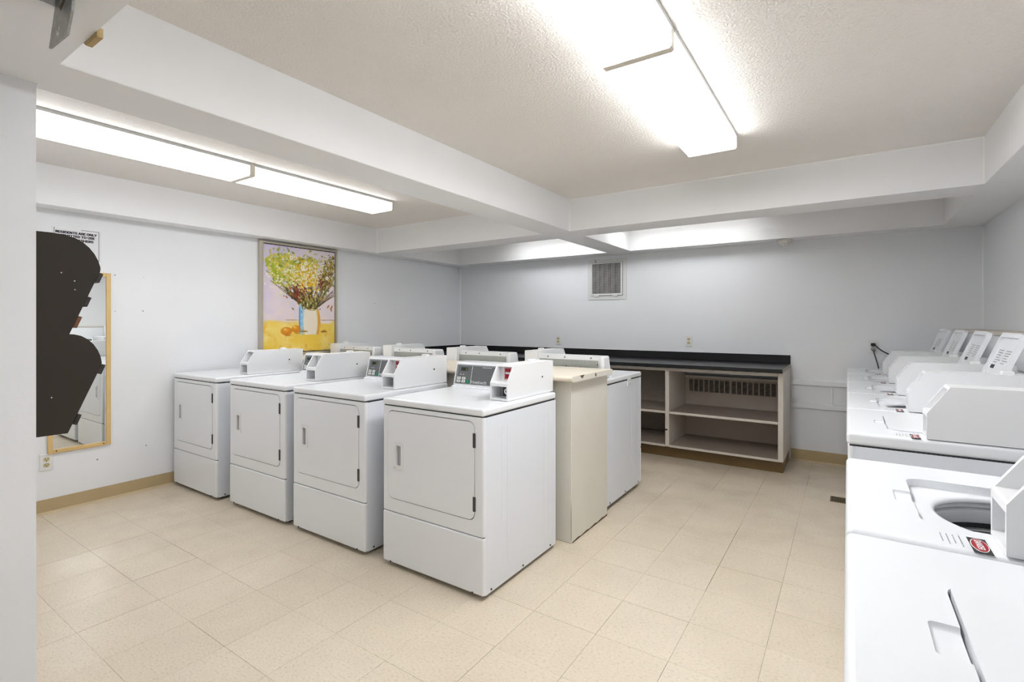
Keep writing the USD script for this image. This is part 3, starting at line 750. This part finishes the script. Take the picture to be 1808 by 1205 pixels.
def paint(Wp, Hp):
    r = np.random.default_rng(11)
    v, u = np.meshgrid(np.linspace(1, 0, Hp), np.linspace(0, 1, Wp), indexing='ij')      # v up
    asp = 1.33
    nz = lambda s, k: meshkit.fbm(np.stack([u * s, v * s * asp, np.zeros_like(u)], -1), 4, k)
    C = lambda h: np.array([int(h[i:i + 2], 16) / 255 for i in (0, 2, 4)])
    im = C('e3d9e4')[None, None] * (1 - .0 * u[..., None])
    im = im + (C('c9bfe2') - im) * np.clip(1.2 - 2.2 * u + .6 * nz(6, 1), 0, 1)[..., None] * .5
    im = im + (C('f1dfd9') - im) * np.clip(nz(5, 2) * 1.6 - .5 + .8 * (.75 - v), 0, 1)[..., None] * .8
    tab = np.clip((.300 + .05 * (nz(9, 3) - .5) - v) / .03, 0, 1)[..., None]
    tc = C('f4cf4e') + (C('fbe79a') - C('f4cf4e')) * np.clip(nz(7, 4) * 2 - .6, 0, 1)[..., None]
    tc = tc + (C('e6a91c') - tc) * np.clip(nz(14, 5) * 2.4 - 1.25, 0, 1)[..., None] * .8
    tc = tc + (C('fbf1d3') - tc) * np.clip(nz(6, 6) * 3 - 2.0, 0, 1)[..., None]
    im = im + (tc - im) * tab

    def dab(cx, cy, a, b, th, col, al=.9, soft=.25):
        nonlocal im
        dx, dy = (u - cx), (v - cy) * asp
        c_, s_ = math.cos(th), math.sin(th)
        d = np.sqrt(((dx * c_ + dy * s_) / a) ** 2 + ((-dx * s_ + dy * c_) / b) ** 2)
        k = (np.clip((1 - d) / soft, 0, 1) * al)[..., None]
        im = im + (np.asarray(col) - im) * k

    def line(x0, y0_, x1, y1_, w, col, al=.9, bend=0.0):
        for q in np.linspace(0, 1, 26):
            bx_ = x0 + (x1 - x0) * q + bend * math.sin(math.pi * q)
            dab(bx_, y0_ + (y1_ - y0_) * q, w * (1 - .5 * q), w * 1.6, math.pi / 2, col, al, .5)

    # pale rail of the table edge
    for k in range(10):
        dab(.33 + .03 * r.random() * k * .5, .303, .05, .006, 0, C('c9a06a'), .5)
        dab(.80 + .02 * k, .300 + .004 * r.random(), .03, .006, 0, C('b98a72'), .5)
    dab(.88, .28, .10, .025, 0, C('efe3df'), .8)
    # blue vase behind
    for k in range(10):
        dab(.505, .19 + .03 * k, .038, .05, 0, C('8fbfe3') if k % 2 else C('a9cfe9'), .8)
    for k in range(8):
        dab(.478, .20 + .03 * k, .012, .04, 0, C('3f8fc7'), .6)
    for k in range(6):
        dab(.55 + .01 * r.random(), .18 + .01 * r.random(), .03, .02, 0, C('c9e0ea'), .6)
    # stems
    for k in range(60):
        a = r.uniform(-1.05, 1.05)
        L = r.uniform(.20, .40)
        col = [C('5a3a17'), C('6d6a1c'), C('43320f'), C('86801f'), C('3c2a18')][k % 5]
        line(.655 + .04 * a, .405, .655 + a * .46 * (L / .3), .405 + L * (1.15 - .45 * abs(a)), .010, col, .8, .02 * r.normal())
    # foliage masses
    cols = [C('c6c033'), C('dccf48'), C('9aa62a'), C('e9dc5c'), C('7d8d28'), C('d3c02c'), C('b4ba4c')]
    lumps = ((.22, .86, .09, .05), (.36, .88, .12, .045), (.52, .86, .10, .045), (.30, .77, .10, .055), (.46, .76, .10, .06), (.58, .72, .09, .07), (.20, .70, .05, .04), (.40, .68, .08, .035), (.66, .84, .06, .05), (.12, .79, .05, .06))
    for k in range(900):
        q = lumps[int(r.integers(len(lumps)))]
        cx, cy = r.normal(q[0], q[2] * .8), r.normal(q[1], q[3] * .8)
        dab(cx, cy, r.uniform(.014, .042), r.uniform(.008, .022), r.uniform(0, 3.1), cols[int(r.integers(7))], r.uniform(.45, .9), .5)
    for k in range(70):
        dab(r.normal(.88, .08), r.normal(.86, .05), r.uniform(.012, .035), r.uniform(.007, .014), r.uniform(0, 3.1), [C('8f9d34'), C('c9bb5a'), C('7a5a2c'), C('e6dcb0')][k % 4], .85, .5)
    for k in range(60):
        dab(r.normal(.86, .09), r.normal(.68, .03), r.uniform(.02, .05), r.uniform(.005, .011), r.normal(0, .5), [C('8d8a3c'), C('c0a84a'), C('5f5020'), C('dfd39a')][k % 4], .8, .5)
    for k in range(260):
        dab(r.normal(.60, .10), r.normal(.72, .085), r.uniform(.012, .034), r.uniform(.009, .02), r.uniform(0, 3.1), [C('e3b32a'), C('f0c933'), C('d99a1b'), C('f3dc6a')][int(r.integers(4))], .85, .4)
    for k in range(260):
        dab(r.normal(.50, .20), r.normal(.75, .10), r.uniform(.008, .022), r.uniform(.006, .014), r.uniform(0, 3.1), [C('f6f1de'), C('fbf6ea'), C('efe6b4')][int(r.integers(3))], .9, .4)
    for k in range(230):
        q = r.random()
        dab(.80 + .17 * q + r.normal(0, .03), .66 + .18 * q + r.normal(0, .07), r.uniform(.012, .040), r.uniform(.007, .015), r.uniform(.2, 1.4), [C('6b4a1c'), C('8a6a24'), C('4e3a18'), C('7d8a2a'), C('a98a3a'), C('c9b25c')][int(r.integers(6))], .85, .4)
    for k in range(90):
        dab(r.normal(.45, .07), r.normal(.57, .045), r.uniform(.012, .036), r.uniform(.007, .014), 2.2 + r.normal(0, .3), [C('9a3a17'), C('5b2a12'), C('b5541f'), C('40301a')][int(r.integers(4))], .85, .4)
    for k in range(40):
        dab(r.normal(.79, .02), r.normal(.68, .03), r.uniform(.006, .018), r.uniform(.005, .010), 1.2, [C('7d1f22'), C('5d3a1b'), C('93302b')][int(r.integers(3))], .85, .4)
    for k in range(110):
        dab(r.normal(.63, .085), r.normal(.48, .045), r.uniform(.012, .04), r.uniform(.005, .011), math.pi / 2 + r.normal(0, .4), [C('5f5a18'), C('8d8a2c'), C('3d3413'), C('e9dca8'), C('b9a94a')][int(r.integers(5))], .85, .4)
    for (cx, cy) in ((.13, .80), (.05, .84), (.135, .77)):
        dab(cx, cy, .030, .050, math.pi / 2 * 0 + .2, C('a5b62c'), .9, .3)
        dab(cx + .01, cy + .02, .016, .02, .4, C('c4cf52'), .8, .4)
    for k in range(16):
        dab(r.normal(.27, .05), r.normal(.535, .03), r.uniform(.012, .03), .012, r.uniform(0, 3), C('dfe39a'), .5, .6)
    for (cx, cy) in ((.53, .80), (.365, .90), (.57, .86), (.52, .815), (.88, .73)):
        for q in range(6):
            dab(cx + .018 * math.cos(q * 1.05), cy + .014 * math.sin(q * 1.05), .014, .010, q * 1.05, C('fdfaf2'), .95, .3)
        dab(cx, cy, .008, .007, 0, C('d8b13a'), .9)
    for (cx, cy, t_) in ((.90, .44, .9), (.945, .41, 1.9), (.955, .435, 1.2)):
        dab(cx, cy, .035, .014, t_, C('a8643a'), .85, .4)
    line(.70, .43, .80, .50, .005, C('6b5a2a'), .8)
    dab(.83, .525, .03, .012, .2, C('c58a5a'), .8)
    # white vase: a straight body in light paint with an ochre right side
    vx, vw = .655, .105
    body = np.clip((vw * (1.0 + .22 * np.sin(np.clip((v - .16) / .25, 0, 1) * math.pi)) - np.abs(u - vx)) / .006, 0, 1) * ((v > .160) & (v < .405))
    im = im + (C('f3e8d3') - im) * body[..., None]
    rim = np.clip((u - vx - .055 - .02 * np.sin(np.clip((v - .16) / .25, 0, 1) * math.pi)) / .02, 0, 1) * body
    im = im + (C('e0a63c') - im) * (rim * (.7 + .5 * nz(18, 8)))[..., None].clip(0, 1)
    dab(.655, .402, .105, .010, 0, C('f4e3b0'), .9)
    dab(.66, .398, .07, .006, 0, C('8d7430'), .6)
    for k in range(12):
        dab(.80 + .06 * r.random(), .180 + .02 * r.random(), .035, .010, .1, C('a5702a'), .6, .5)
    # fruit
    for (cx, cy, a, b) in ((.30, .195, .085, .058), (.43, .215, .07, .052)):
        dab(cx, cy, a, b, 0, C('d98412'), .95, .2)
        dab(cx - .01, cy + .012, a * .7, b * .6, 0, C('efa928'), .9, .6)
        dab(cx - .02, cy + .02, a * .25, b * .2, 0, C('fbe0a0'), .9, .6)
        dab(cx + .02, cy - .04, a * .7, b * .22, 0, C('b5600f'), .6, .6)
    for k in range(8):
        dab(.50 + .06 * r.random(), .185 + .012 * r.random(), .05, .008, 0, C('a97a22'), .5, .5)
    im = np.clip(im, 0, 1)
    lin = np.where(im <= .04045, im / 12.92, ((im + .055) / 1.055) ** 2.4)
    return lin


Wp, Hp = 190, 250
col = paint(Wp, Hp)
gy, gz = np.meshgrid(np.linspace(py0 + .037, py1 - .026, Wp), np.linspace(pz1 - .027, pz0 + .027, Hp))
V = np.stack([np.full_like(gy, XL + .026), gy, gz], -1).reshape(-1, 3)
idx = np.arange(Wp * Hp).reshape(Hp, Wp)
a_, b_, c_, d_ = idx[:-1, :-1].ravel(), idx[1:, :-1].ravel(), idx[1:, 1:].ravel(), idx[:-1, 1:].ravel()
F = np.vstack([np.stack([a_, b_, c_], 1), np.stack([a_, c_, d_], 1)])
cv = usdkit.mesh(stage, pt + '/canvas', trimesh.Trimesh(V, F, process=False), M['painted_canvas'], smooth=False)
UsdGeom.PrimvarsAPI(cv).CreatePrimvar('paint', Sdf.ValueTypeNames.Color3fArray, 'vertex').Set(Vt.Vec3fArray.FromNumpy(col.reshape(-1, 3).astype(np.float32)))
part(pt, 'stretcher', bx(XL + .006, XL + .0257, py0 + .037, py1 - .026, pz0 + .027, pz1 - .027), 'paper', smooth=False)

# air vent on the back wall
vt = thing('air_vent', 'square white wall vent with a fine grid high on the back wall', 'vent')
x0, x1, z0, z1 = -2.588, -2.106, 1.585, 2.062
yv = YB
part(vt, 'flange', bx(x0, x1, yv - .006, yv, z0, z1) - bx(x0 + .05, x1 - .065, yv - .02, yv + .01, z0 + .065, z1 - .05), 'vent_white', smooth=False)
dx0, dx1, dz0, dz1 = -2.545, -2.152, 1.635, 2.023
part(vt, 'door_frame', bx(dx0, dx1, yv - .014, yv - .005, dz0, dz1) - bx(dx0 + .014, dx1 - .022, yv - .03, yv, dz0 + .02, dz1 - .013), 'vent_white', smooth=False)
grid = []
for xx in np.arange(dx0 + .016, dx1 - .022, .0128):
    grid.append(bx(xx, xx + .0026, yv - .009, yv - .004, dz0 + .02, dz1 - .013))
for zz_ in np.arange(dz0 + .024, dz1 - .013, .0128):
    grid.append(bx(dx0 + .014, dx1 - .022, yv - .0088, yv - .0042, zz_, zz_ + .0026))
part(vt, 'grid', join(grid), 'vent_grid', kind='stuff', smooth=False)
part(vt, 'dark_duct', bx(dx0 + .012, dx1 - .02, yv - .0035, yv - .001, dz0 + .018, dz1 - .011), 'cavity_shade', smooth=False)  # flat dark sheet stands for the unlit duct behind the grid
for xx in (dx0 + .07, dx1 - .09):
    part(vt, 'latch', bx(xx - .03, xx + .03, yv - .017, yv - .006, dz0 - .014, dz0 + .008), 'vent_white', smooth=False)
part(vt, 'gap', join([bx(dx0 - .004, dx1 + .004, yv - .0075, yv - .0055, dz0 - .004, dz0), bx(dx1, dx1 + .003, yv - .0075, yv - .0055, dz0, dz1), bx(dx0, dx1, yv - .0075, yv - .0055, dz1, dz1 + .003)]), 'panel_grey', smooth=False)  # grey strips stand for the shade in the gap round the frame
for xx, tilt in ((dx0 + .06, .012), (dx1 - .07, .01)):
    part(vt, 'hinge_tab', y_prism([(xx, dz1 - .004), (xx + .009, dz1 - .004), (xx + .009 - tilt, dz1 + .035), (xx - tilt, dz1 + .035)], yv - .018, yv - .006), 'lettering_grey' if tilt > .011 else 'vent_white')

# smoke detector under the back soffit
sd = thing('smoke_detector', 'round off-white smoke detector under the back soffit', 'smoke detector')
c0 = (-.50, 5.385)
part(sd, 'base', lathe([(.0005, ZB), (.066, ZB), (.068, ZB - .010), (.062, ZB - .016), (.0005, ZB - .016)], c0, 40), 'detector')
part(sd, 'head', lathe([(.054, ZB - .014), (.052, ZB - .030), (.036, ZB - .038), (.030, ZB - .052), (.022, ZB - .058), (.0005, ZB - .058)], c0, 40), 'detector')
part(sd, 'vents', join([bx(c0[0] + .031 * math.cos(k) - .003, c0[0] + .031 * math.cos(k) + .003, c0[1] + .031 * math.sin(k) - .003, c0[1] + .031 * math.sin(k) + .003, ZB - .048, ZB - .040) for k in np.arange(0, 6.28, .7)]), 'lettering_grey', kind='stuff')


# outlets
def outlet(label, origin, right, beige, w=.072, h=.116):
    """A duplex socket; right is the plate's horizontal direction, the normal is right x up."""
    t = thing('outlet', label, 'outlet')
    r = np.array(right, float)
    n = np.cross(r, [0, 0, 1])
    mt = np.eye(4)
    mt[:3, 0], mt[:3, 1], mt[:3, 2], mt[:3, 3] = r, (0, 0, 1), n, origin
    f = lambda m: moved(m, mt)
    part(t, 'cover', f(rbx(-w / 2, w / 2, -h / 2, h / 2, -.006, .006, .005, 10) - bx(-1, 1, -1, 1, -1, 0)), 'plate_white')
    for s in (1, -1):
        c = s * .0195
        rec = (Manifold.cylinder(.003, .0172, .0172, 32) ^ bx(-.0172, .0172, -.0135, .0135, 0, .01)).translate([0, c, .0055])
        p = part(t, 'receptacle', f(rec), 'beige_plastic' if beige else 'plate_white')
        for q in (bx(-.0085, -.0055, c - .001, c + .0085, .008, .0090), bx(.0055, .0085, c + .001, c + .0085, .008, .0090), cyl((0, c - .0075, .008), (0, c - .0075, .0090), .0032, 12)):
            part(p, 'slot', f(q), 'lettering_black')
    part(t, 'screw', f(cyl((0, 0, .005), (0, 0, .0068), .003, 10)), 'galvanised')
    return t


outlet('white outlet with beige sockets low on the left wall under the mirror', (XL, 1.068, .355), (0, 1, 0), True)
outlet('outlet on the back wall above the left part of the worktop', (-2.993, YB, 1.097), (1, 0, 0), True)
outlet('outlet on the back wall above the right part of the worktop', (-1.41, YB, 1.118), (1, 0, 0), True)
outlet('outlet with two plugs in it near the washers on the back wall', (.188, YB, 1.099), (1, 0, 0), False)
t = thing('power_cord', 'black plug and power cord in the upper socket by the washers', 'power cord')
part(t, 'plug', rbx(.170, .206, YB - .045, YB - .0085, 1.105, 1.133, .009, 12), 'black_cable')
part(t, 'cable', tube(spline([(.19, YB - .04, 1.115), (.215, YB - .085, 1.10), (.255, YB - .13, 1.065), (.33, YB - .15, 1.03), (.42, YB - .13, 1.0), (.52, YB - .07, .93), (.56, YB - .05, .85)]), .0052), 'black_cable')
t = thing('power_cord', 'dark grey plug and power cord in the lower socket by the washers', 'power cord')
part(t, 'plug', rbx(.170, .204, YB - .042, YB - .0085, 1.066, 1.094, .009, 12), 'grey_plug')
part(t, 'cable', tube(spline([(.187, YB - .038, 1.073), (.192, YB - .05, 1.05), (.205, YB - .055, 1.0), (.222, YB - .052, .93), (.23, YB - .05, .85)]), .0052), 'grey_cable')

# floor vent
fv = thing('floor_vent', 'small brown metal floor grate beside the washers', 'floor vent')
frame = bx(-.108, .045, 4.36, 4.487, -.002, .004)
slots = [bx(-.098 + .0105 * k, -.0925 + .0105 * k, 4.375, 4.472, -.01, .02) for k in range(13)]
part(fv, 'grate', frame - Manifold.compose(slots), 'brass_vent', smooth=False)
part(fv, 'cross_bar', bx(-.104, .041, 4.42, 4.428, .001, .0045), 'brass_vent', smooth=False)
part(fv, 'dark_duct', bx(-.104, .041, 4.364, 4.483, .0003, .0008), 'cavity_shade', smooth=False)  # dark sheet in place of the shade below the grate

# brown leaflet rack on the far side of the foreground wall
rk = thing('leaflet_rack', 'dark brown two-tier wooden leaflet rack on the foreground wall, seen side-on', 'rack')
RX1, RX0, ry = -2.213, -2.62, NEAR_Y1
prof = [(.492, .939), (.492, 1.618), (.53, 1.6185), (.562, 1.616), (.590, 1.609), (.612, 1.597), (.630, 1.580), (.645, 1.559), (.656, 1.535), (.662, 1.512), (.661, 1.498),
        (.655, 1.484), (.576, 1.277), (.590, 1.2755), (.608, 1.270), (.626, 1.258), (.642, 1.240), (.654, 1.219), (.662, 1.197), (.666, 1.172), (.662, 1.158), (.572, .938)]
for xx in (RX1, RX0 + .018):
    part(rk, 'side_panel', x_prism(prof, xx - .018, xx), 'rack_brown', smooth=False)
part(rk, 'back_board', bx(RX0, RX1 - .018, .492, .504, .939, 1.618), 'rack_brown', smooth=False)


def slat(y, z, tilt, w, m, lab=None, xr=RX1 + .0006):
    a = math.radians(tilt)
    c_, s_ = math.cos(a), math.sin(a)
    pts = [(y + p * s_ + q * c_, z + p * c_ - q * s_) for p, q in ((0, 0), (w, 0), (w, .011), (0, .011))]
    part(rk, 'slat', x_prism(pts, RX0 - .004, xr), m, lab, smooth=False)


slat(.648, 1.462, 21, .034, 'rack_edge')
slat(.614, 1.376, 21, .034, 'rack_edge')
slat(.586, 1.302, 21, .040, 'rack_wood', 'slat with bare orange-brown wood')
slat(.654, 1.136, 21, .034, 'rack_edge')
slat(.586, .966, 21, .036, 'rack_edge')
for yy, zz_ in ((.555, 1.486), (.590, 1.46), (.591, 1.43), (.53, 1.065)):
    part(rk, 'worn_spot', cyl((RX1 - .002, yy, zz_), (RX1 + .0006, yy, zz_), .0022, 8), 'cream_paint')
part(rk, 'bottom_board', bx(RX0 + .018, RX1 - .018, .504, .565, .939, .953), 'rack_brown', smooth=False)

# steel bracket in the shutter slot and the wood block on the header
br = thing('shutter_bracket', 'bent grey steel bracket hanging from the slot in the header', 'bracket')
pl = y_prism([(-1.632, 2.18), (-1.632, 2.10), (-1.680, 2.012), (-1.668, 2.010), (-1.545, 2.004), (-1.512, 2.05), (-1.503, 2.09), (-1.503, 2.18)], .397, .402)
pl -= cyl((-1.610, .39, 2.028), (-1.610, .41, 2.028), .011, 16)
part(br, 'bracket_sheet', pl, 'steel', smooth=False)
part(br, 'hole_rim', cyl((-1.598, .3962, 2.034), (-1.598, .3972, 2.034), .005, 12), 'lettering_white')
part(br, 'rust_streak', y_prism([(-1.595, 2.085), (-1.555, 2.10), (-1.548, 2.092), (-1.588, 2.075)], .3962, .3972), 'chip_brown')
single('wood_block', y_prism([(-1.775, 2.098), (-1.757, 2.087), (-1.675, 2.087), (-1.675, 2.112), (-1.775, 2.112)], .4935, .507), 'raw_wood', 'small raw wooden block at the edge of the header', 'wood block')
